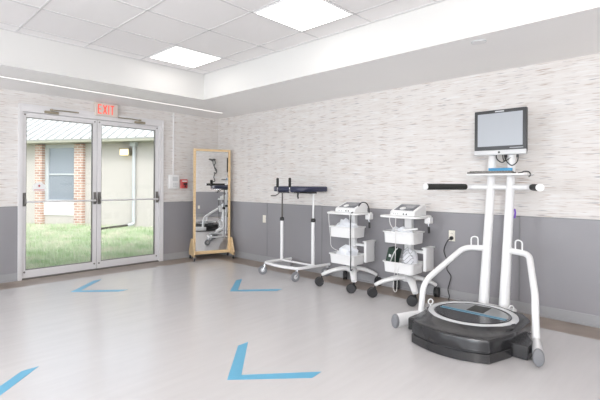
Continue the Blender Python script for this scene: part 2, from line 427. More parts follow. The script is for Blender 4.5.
# ------------------------------------------------------------------ glass doors
fr = MB()
fr.b2((DX0, -0.03, 0), (DX0+0.035, 0.13, DH)); fr.b2((DX1-0.055, -0.03, 0), (DX1, 0.13, DH))
fr.b2((DX0+0.035, -0.03, DH-0.087), (DX1-0.055, 0.13, DH))
fr.b2((DX0-0.012, -0.036, 0), (DX0+0.012, 0.0, DH+0.012)); fr.b2((DX1-0.012, -0.036, 0), (DX1+0.012, 0.0, DH+0.012)); fr.b2((DX0+0.012, -0.036, DH-0.01), (DX1-0.012, 0.0, DH+0.012))
tr = struct(fr.build('trim_1', M['alu'], bevel=0.003))
MB().b2((DX0+0.035, -0.02, 0), (DX1-0.055, 0.12, 0.012)).build('threshold', M['alu_dark'], tr)
def leaf(n, x0, x1, side):
    """one glazed aluminium leaf; side=-1 hinged at the left"""
    z0, z1 = 0.018, DH-0.092; s = 0.056; sl_ = 0.043 if side < 0 else s; y0, y1 = 0.005, 0.050
    d = bpy.data.objects.new('door_%d' % n, None); COL.objects.link(d); d['kind'] = 'structure'
    m = MB(); m.b2((x0, y0, z0), (x0+sl_, y1, z1)); m.b2((x1-s, y0, z0), (x1, y1, z1)); m.b2((x0+sl_, y0, z0), (x1-s, y1, z0+0.10)); m.b2((x0+sl_, y0, z1-0.06), (x1-s, y1, z1))
    m.build('leaf_frame', M['alu'], d, bevel=0.002)
    k = MB()
    for a, b in (((x0+sl_, y0+0.004, z0+0.1), (x0+sl_+0.008, y1-0.004, z1-0.06)), ((x1-s-0.008, y0+0.004, z0+0.1), (x1-s, y1-0.004, z1-0.06)),
                 ((x0+sl_+0.008, y0+0.004, z1-0.068), (x1-s-0.008, y1-0.004, z1-0.06)), ((x0+sl_+0.008, y0+0.004, z0+0.1), (x1-s-0.008, y1-0.004, z0+0.108))): k.b2(a, b)
    k.build('glazing_bead', M['alu_dark'], d)
    MB().b2((x0+sl_, 0.024, z0+0.1), (x1-s, 0.030, z1-0.06)).build('glass_pane', M['glass'], d)
    # push bar with end brackets
    MB().cyl((x0+0.035, -0.055, 1.012), (x1-0.035, -0.055, 1.012), 0.0125, 14).build('push_bar', M['alu'], d)
    for xx in (x0+0.028, x1-0.028):
        b = MB(); b.b2((xx-0.018, -0.010, 0.955), (xx+0.018, y0, 1.13))
        b.tube(fillet([(xx, 0.0, 1.10), (xx, -0.055, 1.03), (xx, -0.055, 0.985), (xx, 0, 0.965)], 0.02), 0.012, 8)
        b.build('bar_bracket', M['alu_dark'], d)
    # closer at the head
    xc = (x0+x1)/2 + side*0.14
    c = MB(); c.b2((xc-0.085, -0.060, z1+0.008), (xc+0.085, -0.031, z1+0.042)); c.build('closer_body', M['bronze'], d, bevel=0.006)
    a = MB(); a.cyl((xc, -0.045, z1+0.05), (xc, -0.045, z1+0.07), 0.02, 12)
    a.tube([(xc, -0.045, z1+0.06), (xc-side*0.16, -0.09, z1+0.058), (xc-side*0.34, -0.045, z1+0.065)], 0.008, 8)
    a.build('closer_arm', M['bronze'], d)
    for xx in (x0+0.03, x1-0.03):
        MB().cyl((xx, y0-0.004, z0+0.075), (xx, y0, z0+0.075), 0.012, 12).build('bolt_cap', M['alu_dark'], d)
        MB().cyl((xx, y0-0.004, z1-0.03), (xx, y0, z1-0.03), 0.010, 12).build('bolt_cap', M['alu_dark'], d)
    return d
xm = -2.125
leaf(1, DX0+0.038, xm-0.003, -1)
leaf(2, xm+0.003, DX1-0.058, 1)
# sticker on the left pane
t = thing('glass_sticker', 'small white gabled sticker with red print on the left glass door', 'sticker', (-2.86, 0.0235, 1.205))
MB().prism([(-0.075, -0.05), (0.075, -0.05), (0.075, 0.02), (0.03, 0.062), (-0.03, 0.062), (-0.075, 0.02)], 0, -0.001, lambda x, y, z: (x, z, y)).build('backing', M['sill'], t)
MB().b2((-0.006, -0.002, 0.0), (0.006, -0.001, 0.03)).b2((-0.016, -0.002, 0.010), (0.016, -0.001, 0.02)).b2((-0.06, -0.002, -0.042), (0.06, -0.001, -0.034)).build('print', M['red'], t)

# exit sign
t = thing('exit_sign', 'white illuminated sign with red EXIT letters above the glass doors', 'exit sign', (-2.015, -0.045, 2.335))
MB().b2((-0.165, -0.02, -0.095), (0.165, 0.044, 0.095)).build('housing', M['sign_face'], t, bevel=0.006)
MB().b2((-0.07, -0.015, 0.095), (0.07, 0.02, 0.104)).build('mount', M['lightgrey'], t)
L = MB(); h = 0.135; w = 0.052; st = 0.015; y_ = -0.0225
def lb(x0, z0, x1, z1): L.b2((x0, y_, z0), (x1, -0.019, z1))
def diag(x0, z0, x1, z1):
    d = Vector((x1-x0, 0, z1-z0)); nn = Vector((-d.z, 0, d.x)).normalized()*st/2*1.05
    a = [(x0-nn.x, z0-nn.z), (x1-nn.x, z1-nn.z), (x1+nn.x, z1+nn.z), (x0+nn.x, z0+nn.z)]
    L.prism(a, y_, -0.019, lambda x, z, y: (x, y, z))
x = -0.128
lb(x, -h/2, x+st, h/2)
for z in (-h/2, -st/2, h/2-st): lb(x+st, z, x+w*(0.85 if abs(z) < 0.02 else 1), z+st)
x += w+0.018; diag(x+st/2, -h/2+0.003, x+w, h/2-0.003); diag(x+st/2, h/2-0.003, x+w, -h/2+0.003)
x += w+0.024; lb(x, -h/2, x+st, h/2)
x += st+0.018; lb(x, h/2-st, x+w, h/2); lb(x+w/2-st/2, -h/2, x+w/2+st/2, h/2-st)
L.build('lettering', M['red_sign'], t)

# alarm keypad, conduit and pull station
t = thing('wall_keypad', 'white rectangular alarm box on the wall right of the doors', 'alarm box', (-0.905, 0, 1.29))
MB().b2((-0.092, -0.042, -0.115), (0.092, 0, 0.115)).build('housing', M['white_plastic'], t, bevel=0.008)
MB().b2((-0.03, -0.046, 0.01), (0.065, -0.042, 0.085)).build('display', M['lightgrey'], t, bevel=0.002)
k = MB()
for i in range(3):
    for j in range(3): k.b2((-0.022+i*0.03, -0.046, -0.085+j*0.026), (0.0+i*0.03, -0.042, -0.068+j*0.026))
k.build('keys', M['lightgrey'], t)
o = MB().b2((-0.914, -0.018, 1.41), (-0.892, 0, ZS)).build('wire_raceway', M['white_plastic'], bevel=0.003)
tag(o, 'thin white wire channel running up the wall from the alarm box to the ceiling', 'wire channel')
t = thing('fire_alarm_pull', 'small red fire alarm pull station left of the mirror', 'fire alarm', (-0.715, 0, 1.258))
MB().b2((-0.06, -0.045, -0.075), (0.06, 0, 0.075)).build('housing', M['red'], t, bevel=0.006)
MB().b2((-0.022, -0.062, -0.018), (0.045, -0.045, 0.012)).b2((0.0, -0.06, -0.06), (0.018, -0.045, -0.018)).build('pull_handle', M['black'], t, bevel=0.003)
MB().b2((-0.045, -0.047, 0.035), (0.045, -0.045, 0.055)).build('print_band', M['white_plastic'], t)

def outlet(loc, label, rz, sw=False):
    """plate facing local -y"""
    t = thing('wall_switch' if sw else 'wall_outlet', label, 'light switch' if sw else 'power outlet', loc, rz)
    hw, hh = (0.036, 0.06)
    MB().b2((-hw, -0.007, -hh), (hw, 0, hh)).build('cover_plate', M['cream'], t, bevel=0.003)
    if sw: MB().b2((-0.008, -0.018, -0.013), (0.008, -0.006, 0.013)).build('toggle', M['cream'], t)
    else:
        for z in (0.024, -0.024):
            r = MB().prism(rrect(-0.017, z-0.015, 0.017, z+0.015, 0.006), -0.0095, -0.006, lambda x, z_, y: (x, y, z_)).build('receptacle', M['cream'], t)
            MB().b2((-0.008, -0.0100, z-0.004), (-0.005, -0.009, z+0.006)).b2((0.005, -0.0100, z-0.004), (0.008, -0.009, z+0.006)).build('slot', M['black'], r)
    return t
RW = -PI/2 + PI*0   # plates on the right wall face -x
outlet((-WT, -1.284, 0.70), 'cream wall plate on the grey panel behind the walker', -PI/2, True)
outlet((-WT, -4.387, 0.70), 'cream wall outlet with a black cord plugged in behind the balance machine', -PI/2)
outlet((-1.72, YB+WT, 0.37), 'cream wall outlet on the far wall seen in the mirror', PI)

# bands hanging from a hook rail on the far wall, seen only in the mirror
t = thing('exercise_bands', 'dark exercise bands hanging from a hook on the far wall, seen in the mirror', 'exercise bands', (-1.20, YB, 2.19))
MB().b2((-0.16, 0, -0.02), (0.10, 0.02, 0.02)).cyl((-0.12, 0.02, 0), (-0.12, 0.09, 0), 0.012, 8).cyl((0.04, 0.02, 0), (0.04, 0.09, 0), 0.012, 8).build('hook_rail', M['steel_dark'], t)
b_ = MB()
b_.tube(spline([(0.04, 0.07, 0.03), (0.09, 0.07, -0.12), (0.05, 0.07, -0.26), (0.14, 0.07, -0.40), (0.12, 0.07, -0.52), (0.04, 0.07, -0.50)]), 0.016, 8)
b_.tube(spline([(0.04, 0.07, 0.03), (0.0, 0.07, -0.10), (0.06, 0.07, -0.30), (0.11, 0.07, -0.44)]), 0.014, 8)
b_.tube(spline([(-0.12, 0.07, 0.03), (-0.05, 0.07, -0.05), (0.02, 0.07, -0.02)]), 0.014, 8)
b_.tube(spline([(0.09, 0.08, -0.50), (0.04, 0.08, -0.68), (0.08, 0.08, -0.82), (-0.04, 0.08, -0.86)]), 0.016, 8)
b_.build('bands', M['black'], t)

# ------------------------------------------------------------------ floor tape chevrons
base_c = [(-2.908, -4.178), (-2.500, -3.772), (-2.395, -3.766), (-2.799, -4.188), (-2.396, -4.535), (-2.507, -4.551)]
chev = [(x+2.908, y+4.178) for x, y in base_c]
proto = MB().prism(chev, 0.0004, 0.0016).build('floor_tape', M['blue_tape'])
spots = [((-2.908, -4.178), 'large blue V shaped tape mark on the floor, the nearest one'),
         ((-1.525, -2.380), 'blue V shaped tape mark on the floor in front of the walker'),
         ((-2.835, -1.100), 'pale blue V shaped tape mark on the floor in front of the glass doors'),
         ((-4.195, -3.500), 'blue V shaped tape mark cut by the left edge of the photo')]
for i, (p, lbx) in enumerate(spots):
    o = proto if i == 0 else proto.copy()
    if i: COL.objects.link(o)
    o.location = (p[0], p[1], 0); tag(o, lbx, 'floor tape', 'blue tape chevrons on the floor')

# ------------------------------------------------------------------ mirror on casters
MC = (-0.395, -0.385); ang = math.atan2(-0.37, 0.93)+0.03
t = thing('standing_mirror', 'tall wooden framed mirror on wheeled feet in the room corner', 'mirror', (MC[0], MC[1], 0), ang)
HW, Z0, Z1 = 0.315, 0.085, 1.842
f = MB()
f.b2((-HW, -0.02, Z0), (-HW+0.036, 0.02, Z1)); f.b2((HW-0.036, -0.02, Z0), (HW, 0.02, Z1)); f.b2((-HW+0.036, -0.02, Z0), (HW-0.036, 0.02, Z0+0.05)); f.b2((-HW+0.036, -0.02, Z1-0.036), (HW-0.036, 0.02, Z1))
f.build('mirror_frame', M['wood'], t, bevel=0.003)
MB().b2((-HW+0.036, -0.004, Z0+0.05), (HW-0.036, 0.014, Z1-0.036)).build('mirror_glass', M['mirror'], t)
for s in (-1, 1):
    x0 = s*(HW+0.001); x1 = s*(HW+0.023)
    prof = [(-0.205, 0.065), (0.23, 0.065), (0.23, 0.12), (0.105, 0.30), (0.065, 0.345), (-0.065, 0.345), (-0.10, 0.30), (-0.205, 0.12)]
    ft = MB().prism(prof, min(x0, x1), max(x0, x1), lambda y, z, x: (x, y, z)).build('foot_board', M['wood'], t, bevel=0.004)
    MB().b2((min(x0, x1)+0.001, -0.206, 0.067), (max(x0, x1)-0.001, -0.200, 0.11)).build('edge_band', M['wood_dark'], ft)
    for y in (-0.165, 0.165):
        c = MB(); xx = (x0+x1)/2
        c.lathe([(0.008, -0.011), (0.024, -0.011), (0.026, -0.006), (0.026, 0.006), (0.024, 0.011), (0.008, 0.011)], (xx, y, 0.026), (1, 0, 0), 20)
        w = c.build('caster', M['rubber'], t)
        k = MB(); k.b2((xx-0.017, y-0.010, 0.024), (xx-0.013, y+0.010, 0.058)); k.b2((xx+0.013, y-0.010, 0.024), (xx+0.017, y+0.010, 0.058)); k.b2((xx-0.02, y-0.02, 0.056), (xx+0.02, y+0.02, 0.065))
        k.build('caster_fork', M['chrome'], w)

# ------------------------------------------------------------------ caster maker
def caster(parent, x, y, r, w, ztop, tyre, hub, fork, yaw=0.0, twin=False):
    R = Matrix.Rotation(yaw, 3, 'Z'); off = R @ Vector((0.03, 0, 0)); cx_, cy_ = x+off.x, y+off.y
    ax = R @ Vector((0, 1, 0))
    c = MB()
    for o in ((-w*0.3, w*0.3) if twin else (0,)):
        ww = w*0.24 if twin else w/2
        cc = Vector((cx_, cy_, r)) + ax*o
        c.lathe([(r*0.62, -ww), (r*0.93, -ww), (r, -ww*0.6), (r, ww*0.6), (r*0.93, ww), (r*0.62, ww)], cc, ax, 24)
    o = c.build('caster', tyre, parent)
    h = MB(); h.lathe([(0.004, -w*0.56), (r*0.30, -w*0.56), (r*0.62, -w*0.45), (r*0.62, w*0.45), (r*0.30, w*0.56), (0.004, w*0.56)], (cx_, cy_, r), ax, 20)
    h.build('hub', hub, o)
    k = MB()
    if not twin:
        for s in (-1, 1):
            a = Vector((cx_, cy_, r)) + ax*s*(w*0.5+0.006); b = Vector((x, y, ztop-0.012)) + ax*s*(w*0.5+0.006)
            k.tube([a, (a+b)/2 + (b-a).cross(ax)*0.02, b], 0.007, 8)
        k.cyl((x, y, ztop-0.018), (x, y, ztop-0.008), w*0.5+0.014, 16)
    else:
        k.box((x+off.x*0.5, y+off.y*0.5, r*1.35), (r*1.1, w*0.22, r*0.9), R)
    k.cyl((x, y, ztop-0.03), (x, y, ztop), 0.010, 12)
    k.build('fork', fork, o)
    return o

# ------------------------------------------------------------------ platform walker
WX, WY = -0.35, -2.29
t = thing('platform_walker', 'white wheeled platform walker with navy padded armrest beside the mirror', 'walker', (WX, WY, 0))
def W(x, y, z): return (x-WX, y-WY, z)
zb = 0.165
MB().tube(fillet([W(-0.12, -2.0, zb), W(-0.60, -1.955, zb), W(-0.665, -2.29, zb), W(-0.60, -2.60, zb), W(-0.07, -2.69, zb)], {1: 0.05, 2: 0.25, 3: 0.05}), 0.020, 14).build('base_frame', M['white'], t)
MB().tube([W(-0.30, -2.0, zb), W(-0.30, -2.64, zb)], 0.014, 12).build('cross_brace', M['white'], t)
for i, (x, y, yaw) in enumerate(((-0.60, -1.955, 2.6), (-0.60, -2.585, 2.9), (-0.14, -2.02, 0.6), (-0.095, -2.68, 1.9))):
    caster(t, *W(x, y, 0)[:2], 0.062, 0.026, 0.150, M['grey_rubber'], M['lightgrey'], M['chrome'], yaw)
for x, y, zr in ((-0.30, -1.985, 0.745), (-0.285, -2.575, 0.76)):
    MB().tube([W(x, y, zb), W(x, y, zr)], 0.026, 16, sq=0.8).build('post_sleeve', M['white'], t)
    p = MB().tube([W(x, y, zr-0.05), W(x+0.005, y, 1.135)], 0.011 if y > -2.2 else 0.013, 12).build('inner_post', M['steel_dark'] if y > -2.2 else M['white'], t)
    MB().lathe([(0.030, 0), (0.032, 0.01), (0.032, 0.035), (0.022, 0.05)], W(x, y, zr-0.01), n=20).build('clamp_collar', M['black'], t)
    MB().tube([W(x, y, zr+0.02), W(x-0.02, y-0.05, zr+0.01)], 0.010, 8).build('clamp_knob', M['black'], t)
# horseshoe pad, closed toward the camera
outer = []; inner = []
cyp = -2.31; hw = 0.335
for k in range(17):
    a = PI/2 + PI*k/16
    outer.append((-0.34 - 0.215*abs(math.cos(a))**0.62, cyp + hw*math.copysign(abs(math.sin(a))**0.62, math.sin(a))))
pad = [W(-0.06, cyp+hw, 0)[:2]] + [W(x, y, 0)[:2] for x, y in outer] + [W(-0.06, cyp-hw, 0)[:2]]
inn = [W(-0.06, cyp-hw+0.15, 0)[:2]] + [W(-0.30 + 0.10*math.cos(-PI/2-PI*k/12+0), cyp - (hw-0.15)*math.cos(PI*k/12), 0)[:2] for k in range(13)] + [W(-0.06, cyp+hw-0.15, 0)[:2]]
inn = [(inn[i][0], inn[i][1]) for i in range(len(inn))]
pd = MB().prism(pad+inn, 1.158, 1.232).build('arm_pad', M['navy'], t, bevel=0.022, seg=4)
MB().b2(W(-0.36, cyp-0.29, 1.135), W(-0.24, cyp+0.29, 1.157)).build('pad_bracket', M['black'], t, bevel=0.004)
for y in (-2.19, -2.425):
    m = MB(); m.tube(fillet([W(-0.40, y, 1.148), W(-0.585, y, 1.148), W(-0.585, y, 1.23)], 0.03), 0.011, 10); m.build('handle_arm', M['chrome'], t)
    MB().lathe([(0.006, 0), (0.018, 0.004), (0.0185, 0.05), (0.016, 0.06), (0.0185, 0.07), (0.018, 0.122), (0.010, 0.13)], W(-0.585, y, 1.215), n=18).build('hand_grip', M['grip'], t)
m = MB(); m.tube(spline([W(-0.36, -2.0, 1.14), W(-0.40, -1.96, 1.10), W(-0.47, -1.93, 1.095)]), 0.007, 8); m.build('lever', M['steel_dark'], t)
m = MB(); m.tube([W(-0.42, -2.42, 1.15), W(-0.46, -2.45, 1.10), W(-0.47, -2.47, 1.07)], 0.010, 8); m.build('adjusting_knob', M['black'], t)

# ------------------------------------------------------------------ therapy carts
def open_bin(x0, y0, x1, y1, z0, z1, taper=0.03, th=0.008, r=0.04):
    rings = []
    def rg(d, z, rr): return [(x, y, z) for x, y in rrect(x0+d, y0+d, x1-d, y1-d, rr)]
    rings = [rg(taper, z0, r), rg(0.006, z1-0.014, r), rg(-0.006, z1-0.012, r), rg(-0.006, z1, r), rg(th, z1, r-th/2), rg(taper+th, z0+th, r-th/2)]
    return MB().loft(rings, True)
def make_cart(loc, label):
    t = thing('therapy_cart', label, 'medical cart', loc, 0, 'white therapy carts along the wall')
    # shelf
    MB().prism(rrect(-0.205, -0.238, 0.185, 0.258, 0.09, 8), 0.895, 0.918).build('top_shelf', M['white_plastic'], t, bevel=0.006)
    MB().prism(rrect(0.02, -0.045, 0.09, 0.045, 0.015), 0.22, 0.895).build('column', M['white_plastic'], t)
    b = open_bin(-0.188, -0.18, 0.088, 0.202, 0.615, 0.745, 0.012); b.build('upper_bin', M['white_plastic'], t, bevel=0.002)
    b = open_bin(-0.188, -0.18, 0.088, 0.202, 0.290, 0.410, 0.014); b.build('lower_bin', M['white_plastic'], t, bevel=0.002)
    # slim pocket hung at the back right
    b = open_bin(0.0, -0.238, 0.20, -0.186, 0.315, 0.572, 0.006, 0.005, 0.012)
    b.build('side_pocket', M['white_plastic'], t)
    MB().b2((0.05, -0.186, 0.50), (0.08, -0.02, 0.53)).build('pocket_arm', M['white_plastic'], t)
    # hub and legs
    hub = MB(); hub.lathe([(0.06, 0.17), (0.075, 0.18), (0.075, 0.205), (0.055, 0.235), (0.03, 0.24)], (0.05, 0, 0), n=24)
    hub.build('base_hub', M['white_plastic'], t)
    for x, y in ((-0.255, 0.25), (-0.265, -0.25), (0.215, 0.245), (0.215, -0.25)):
        p = spline([(0.05, 0.0, 0.205), (0.05+(x-0.05)*0.35, y*0.35, 0.212), (0.05+(x-0.05)*0.75, y*0.75, 0.178), (x, y, 0.138)], 5)
        n_ = len(p)
        MB().tube(p, [0.052-0.022*i/(n_-1) for i in range(n_)], 14, sq=0.6).build('leg', M['white_plastic'], t)
        caster(t, x, y, 0.055, 0.052, 0.125, M['rubber'], M['rubber'], M['black'], (2.2 if x < 0 else 0.4) + y, True)
    # probe holder under the shelf end
    hd = MB(); hd.b2((0.03, -0.262, 0.835), (0.11, -0.195, 0.905)); hd.build('probe_holder', M['white_plastic'], t, bevel=0.008)
    MB().tube([(0.07, -0.228, 0.84), (0.07, -0.23, 0.80)], 0.007, 8).build('probe_tip', M['chrome'], t)
    MB().tube([(0.07, -0.23, 0.80), (0.072, -0.232, 0.73)], 0.013, 10).build('probe_grip', M['black'], t)
    return t
c2 = (-0.288, -3.985, 0); c1 = (-0.305, -3.217, 0)
cart2 = make_cart(c2, 'white therapy cart nearer the balance machine, holding a dark green case')
cart1 = copy_tree(cart2); cart1.location = c1
cart1['label'] = 'white therapy cart beside the walker, holding only white bags'

def make_unit(loc, label):
    """wedge shaped electrotherapy unit; front faces -x"""
    t = thing('therapy_unit', label, 'medical device', loc, 0, 'electrotherapy units on the carts')
    prof = [(-0.13, 0.0), (0.14, 0.0), (0.14, 0.105), (0.115, 0.125), (0.085, 0.122), (-0.115, 0.055), (-0.13, 0.042)]
    MB().prism(prof, -0.15, 0.15, lambda x, z, y: (x, y, z)).build('housing', M['white_plastic'], t, bevel=0.010, seg=3)
    sl = math.atan2(0.122-0.055, 0.20); R = Matrix.Rotation(-sl, 3, 'Y')
    c = Vector((-0.015, 0.0, 0.0885)); nn = R @ Vector((0, 0, 1))
    MB().box(c+nn*0.001, (0.180, 0.235, 0.006), R).build('control_face', M['panel_grey'], t, bevel=0.003)
    MB().box(c+nn*0.003+R@Vector((0.02, -0.02, 0)), (0.09, 0.14, 0.006), R).build('display', M['display_grey'], t)
    k = MB(); k.lathe([(0.034, 0), (0.034, 0.006), (0.026, 0.010), (0.0, 0.011)], c+nn*0.004+R@Vector((-0.045, 0.03, 0)), nn, 24); k.build('dial_ring', M['white_plastic'], t)
    for i, y in enumerate((-0.02, -0.055)):
        MB().cyl((-0.134, y, 0.022), (-0.128, y, 0.022), 0.008, 12).build('socket', M['black'], t)
    for y in (0.10, 0.075, 0.05):
        MB().cyl((-0.133, y, 0.022), (-0.128, y, 0.022), 0.005, 10).build('socket', M['grey'], t)
    return t
u2 = make_unit((-0.318, -4.015, 0.919), 'white wedge shaped therapy unit on the cart nearer the balance machine')
u1 = copy_tree(u2); u1.location = (-0.335, -3.247, 0.919); u1['label'] = 'white wedge shaped therapy unit on the cart beside the walker'

def blob(name, loc, s, m, seed, label, cat, group=None, rough=0.35, sub=3, fl=0.55):
    bm = bmesh.new(); bmesh.ops.create_icosphere(bm, subdivisions=sub, radius=1.0)
    for v in bm.verts:
        d = v.co.normalized()
        k = 1 + rough*noise.noise(d*2.2+Vector((seed, 0, 0))) + rough*0.6*abs(noise.noise(d*5.5+Vector((0, seed, 0))))
        v.co = d*k
        v.co = Vector((v.co.x*s[0], v.co.y*s[1], max(v.co.z*s[2], -s[2]*fl)))
    me = bpy.data.meshes.new(name); bm.to_mesh(me); bm.free(); me.materials.append(m)
    for p in me.polygons: p.use_smooth = (rough < 0.3)
    zmin = min(v.co.z for v in me.vertices)
    o = bpy.data.objects.new(name, me); COL.objects.link(o); o.location = (loc[0], loc[1], loc[2]-zmin)
    return tag(o, label, cat, group)
def at(c, x, y, z): return (c[0]+x, c[1]+y, z)
blob('plastic_bag', at(c1, -0.04, 0.05, 0.625), (0.095, 0.115, 0.125), M['film'], 3.1, 'crumpled white plastic bag in the upper bin of the cart beside the walker', 'plastic bag')
blob('plastic_bag', at(c1, -0.055, -0.085, 0.625), (0.08, 0.06, 0.105), M['film'], 9.4, 'smaller white bag right of the crumpled one in the upper bin beside the walker', 'plastic bag')
blob('plastic_bag', at(c1, -0.03, 0.02, 0.30), (0.10, 0.135, 0.125), M['film'], 5.7, 'white plastic bag bulging from the lower bin of the cart beside the walker', 'plastic bag')
blob('plastic_bag', at(c2, -0.065, 0.02, 0.625), (0.08, 0.14, 0.10), M['film'], 12.3, 'white plastic bag in the upper bin of the cart with the green case', 'plastic bag')
# flat white probe lying on the bag in the upper bin
R = Matrix.Rotation(math.radians(-8), 3, 'X') @ Matrix.Rotation(math.radians(25), 3, 'Z')
o = MB().box((0, 0, 0), (0.035, 0.17, 0.022), R).build('ultrasound_probe', M['white_plastic'], bevel=0.006); o.location = at(c2, -0.085, -0.085, 0.770)
tag(o, 'flat white probe lying across the upper bin of the cart with the green case', 'medical probe')
# green-black case leaning in lower bin of the nearer cart
t = thing('carrying_case', 'dark green case leaning in the lower bin of the cart', 'case', at(c2, -0.085, 0.120, 0.318))
R = Matrix.Rotation(math.radians(14), 3, 'X')
MB().box((0, 0, 0.125), (0.13, 0.105, 0.22), R).build('case_shell', M['green_case'], t, bevel=0.01)
MB().box((-0.068, 0.0, 0.15), (0.004, 0.03, 0.03), R).build('case_label', M['lightgrey'], t)
MB().tube(spline([(-0.075, 0.0, 0.06), (-0.078, -0.03, 0.13), (-0.070, -0.06, 0.20), (-0.03, -0.075, 0.24)]), 0.012, 8, sq=0.3).build('strap', M['white_plastic'], t)
# rolled cloth with printed leads
t = blob('rolled_towel', at(c2, -0.040, -0.065, 0.30), (0.10, 0.085, 0.165), M['towel'], 21.0, 'white patterned cloth bundle beside the green case in the lower bin', 'towel', None, 0.16, 4)
mb = MB()
for k in range(6):
    pts = []
    for j in range(9):
        a = PI + (-0.9+0.22*j); z = 0.06+0.028*k + 0.03*math.sin(j*0.9+k)
        rr = 0.094*math.sqrt(max(0.1, 1-((z-0.07)/0.16)**2))+0.010
        pts.append((rr*math.cos(a), rr*math.sin(a), z-0.045))
    mb.tube(spline(pts, 3), 0.0028, 6)
mb.build('lead_wires', M['grey'], t)

def cord(name, pts, r, m, label, cat='cable', n=8):
    o = MB().tube(spline(pts, n), r, 8).build(name, m)
    return tag(o, label, cat)
cord('cable', [at(c1, -0.09, -0.165, 0.925), at(c1, -0.075, -0.168, 0.985), at(c1, -0.03, -0.185, 1.040), at(c1, 0.03, -0.21, 1.035), at(c1, 0.06, -0.228, 0.98), at(c1, 0.065, -0.23, 0.91)], 0.007, M['cable_dark'], 'dark cable arching beside the therapy unit on the cart beside the walker')
cord('cable', [at(c1, -0.17, -0.16, 0.93), at(c1, -0.20, -0.155, 0.90), at(c1, -0.205, -0.15, 0.70), at(c1, -0.195, -0.15, 0.45), at(c1, -0.19, -0.145, 0.25), at(c1, -0.12, -0.12, 0.24)], 0.006, M['cable_dark'], 'black cable hanging down the front of the cart beside the walker')
cord('cable', [at(c1, -0.10, 0.18, 0.925), at(c1, -0.12, 0.245, 0.91), at(c1, -0.12, 0.25, 0.80), at(c1, -0.12, 0.225, 0.62), at(c1, -0.115, 0.21, 0.48), at(c1, -0.10, 0.10, 0.43)], 0.004, M['cable_white'], 'thin white lead hanging at the left of the cart beside the walker')
cord('cable', [at(c2, -0.17, 0.10, 0.925), at(c2, -0.20, 0.10, 0.90), at(c2, -0.20, 0.09, 0.83), at(c2, -0.17, 0.065, 0.77), at(c2, -0.13, 0.04, 0.745)], 0.005, M['cable_white'], 'short white lead from shelf into the upper bin of the nearer cart')
cord('cable', [at(c2, -0.17, 0.02, 0.925), at(c2, -0.205, 0.02, 0.89), at(c2, -0.205, 0.02, 0.60), at(c2, -0.20, 0.03, 0.35), at(c2, -0.20, 0.05, 0.13), at(c2, -0.18, 0.02, 0.10), at(c2, -0.19, 0.0, 0.30), at(c2, -0.16, -0.02, 0.42)], 0.0035, M['cable_white'], 'long white lead hanging in a loop below the lower bin of the nearer cart')

# ------------------------------------------------------------------ balance machine
HX, HY = -1.0, -5.01
T = thing('balance_machine', 'white and black balance training machine with round platform, grips and monitor', 'exercise machine', (HX, HY, 0))
def H(x, dy, z): return (x-HX, dy, z)
# housing: bulging front, notch and side wings; lofted in layers
def outline(g, zsel=0):
    """g = inset in metres"""
    pts = []
    hw = 0.305-g
    for k in range(13):                        # bulging front
        u = -1+2*k/12; pts.append((-1.495 - 0.085*(1-u*u) + g, hw*u))
    pts += [(-1.27+g*0.5, 0.375-g), (-1.15, 0.385-g), (-0.80, 0.385-g), (-0.66-g*0.6, 0.30-g), (-0.60-g, 0.10)]
    pts += [(-0.60-g, -0.10), (-0.66-g*0.6, -0.30+g), (-0.80, -0.385+g), (-1.15, -0.385+g), (-1.27+g*0.5, -0.375+g)]
    return pts
def ringpts(g, z): return [H(x, y, z) for x, y in outline(g)]
def to_circle(g, z, R, f, cx0=-1.04):
    out = []
    for x, y in outline(g):
        a = math.atan2(y, x-cx0); cxp, cyp_ = cx0+R*math.cos(a), R*math.sin(a)
        out.append(H(x*(1-f)+cxp*f, y*(1-f)+cyp_*f, z))
    return out
hs = MB()
hs.loft([ringpts(0.010, 0.0), ringpts(0.004, 0.006), ringpts(0.002, 0.066), ringpts(0.005, 0.069), ringpts(0.013, 0.072), ringpts(0.014, 0.078), ringpts(0.006, 0.083), ringpts(0.004, 0.086),
         ringpts(0.008, 0.160), ringpts(0.011, 0.168), ringpts(0.018, 0.174), ringpts(0.030, 0.178), to_circle(0.042, 0.181, 0.40, 0.25),
         to_circle(0.06, 0.192, 0.385, 0.8), to_circle(0.06, 0.203, 0.372, 1.0), to_circle(0.06, 0.207, 0.358, 1.0), to_circle(0.06, 0.200, 0.348, 1.0)])
hs.build('base_housing', M['black_gloss'], T, ang=38)
for s in (-1, 1):
    w = MB(); y0, y1 = sorted((s*0.36, s*0.485))
    w.prism([(H(-1.235, 0, 0)[0], s*0.34), (H(-1.235, 0, 0)[0], s*0.478), (H(-1.10, 0, 0)[0], s*0.478), (H(-0.97, 0, 0)[0], s*0.41), (H(-0.82, 0, 0)[0], s*0.36)], 0.0, 0.105)
    w.build('side_wing', M['black_gloss'], T, bevel=0.010)
# platform ring and disc
cx0 = H(-1.04, 0, 0)[0]
MB().lathe([(0.346, 0.195), (0.344, 0.206), (0.334, 0.210), (0.306, 0.210), (0.298, 0.204), (0.298, 0.196)], (cx0, 0, 0), n=72, cap=False).build('platform_ring', M['lightgrey'], T)
MB().lathe([(0.297, 0.190), (0.297, 0.203), (0.290, 0.206), (0.283, 0.203), (0.0001, 0.203)], (cx0, 0, 0), n=72).build('platform_disc', M['black_gloss'], T)
def seg(x_from, x_to, R):
    pts = []
    N = 24
    a0 = math.acos(max(-1, min(1, x_from/R)));
    for k in range(N+1):
        a = -a0 + 2*a0*k/N; pts.append((cx0+R*math.cos(a), R*math.sin(a)))
    return pts
MB().prism(seg(0.030, 0, 0.272), 0.2032, 0.2052).build('foot_plate', M['plate_grey'], T)
bpts = [(cx0+0.272*math.cos(a), 0.272*math.sin(a)) for a in [PI-1.62+3.24*k/24 for k in range(25)]]
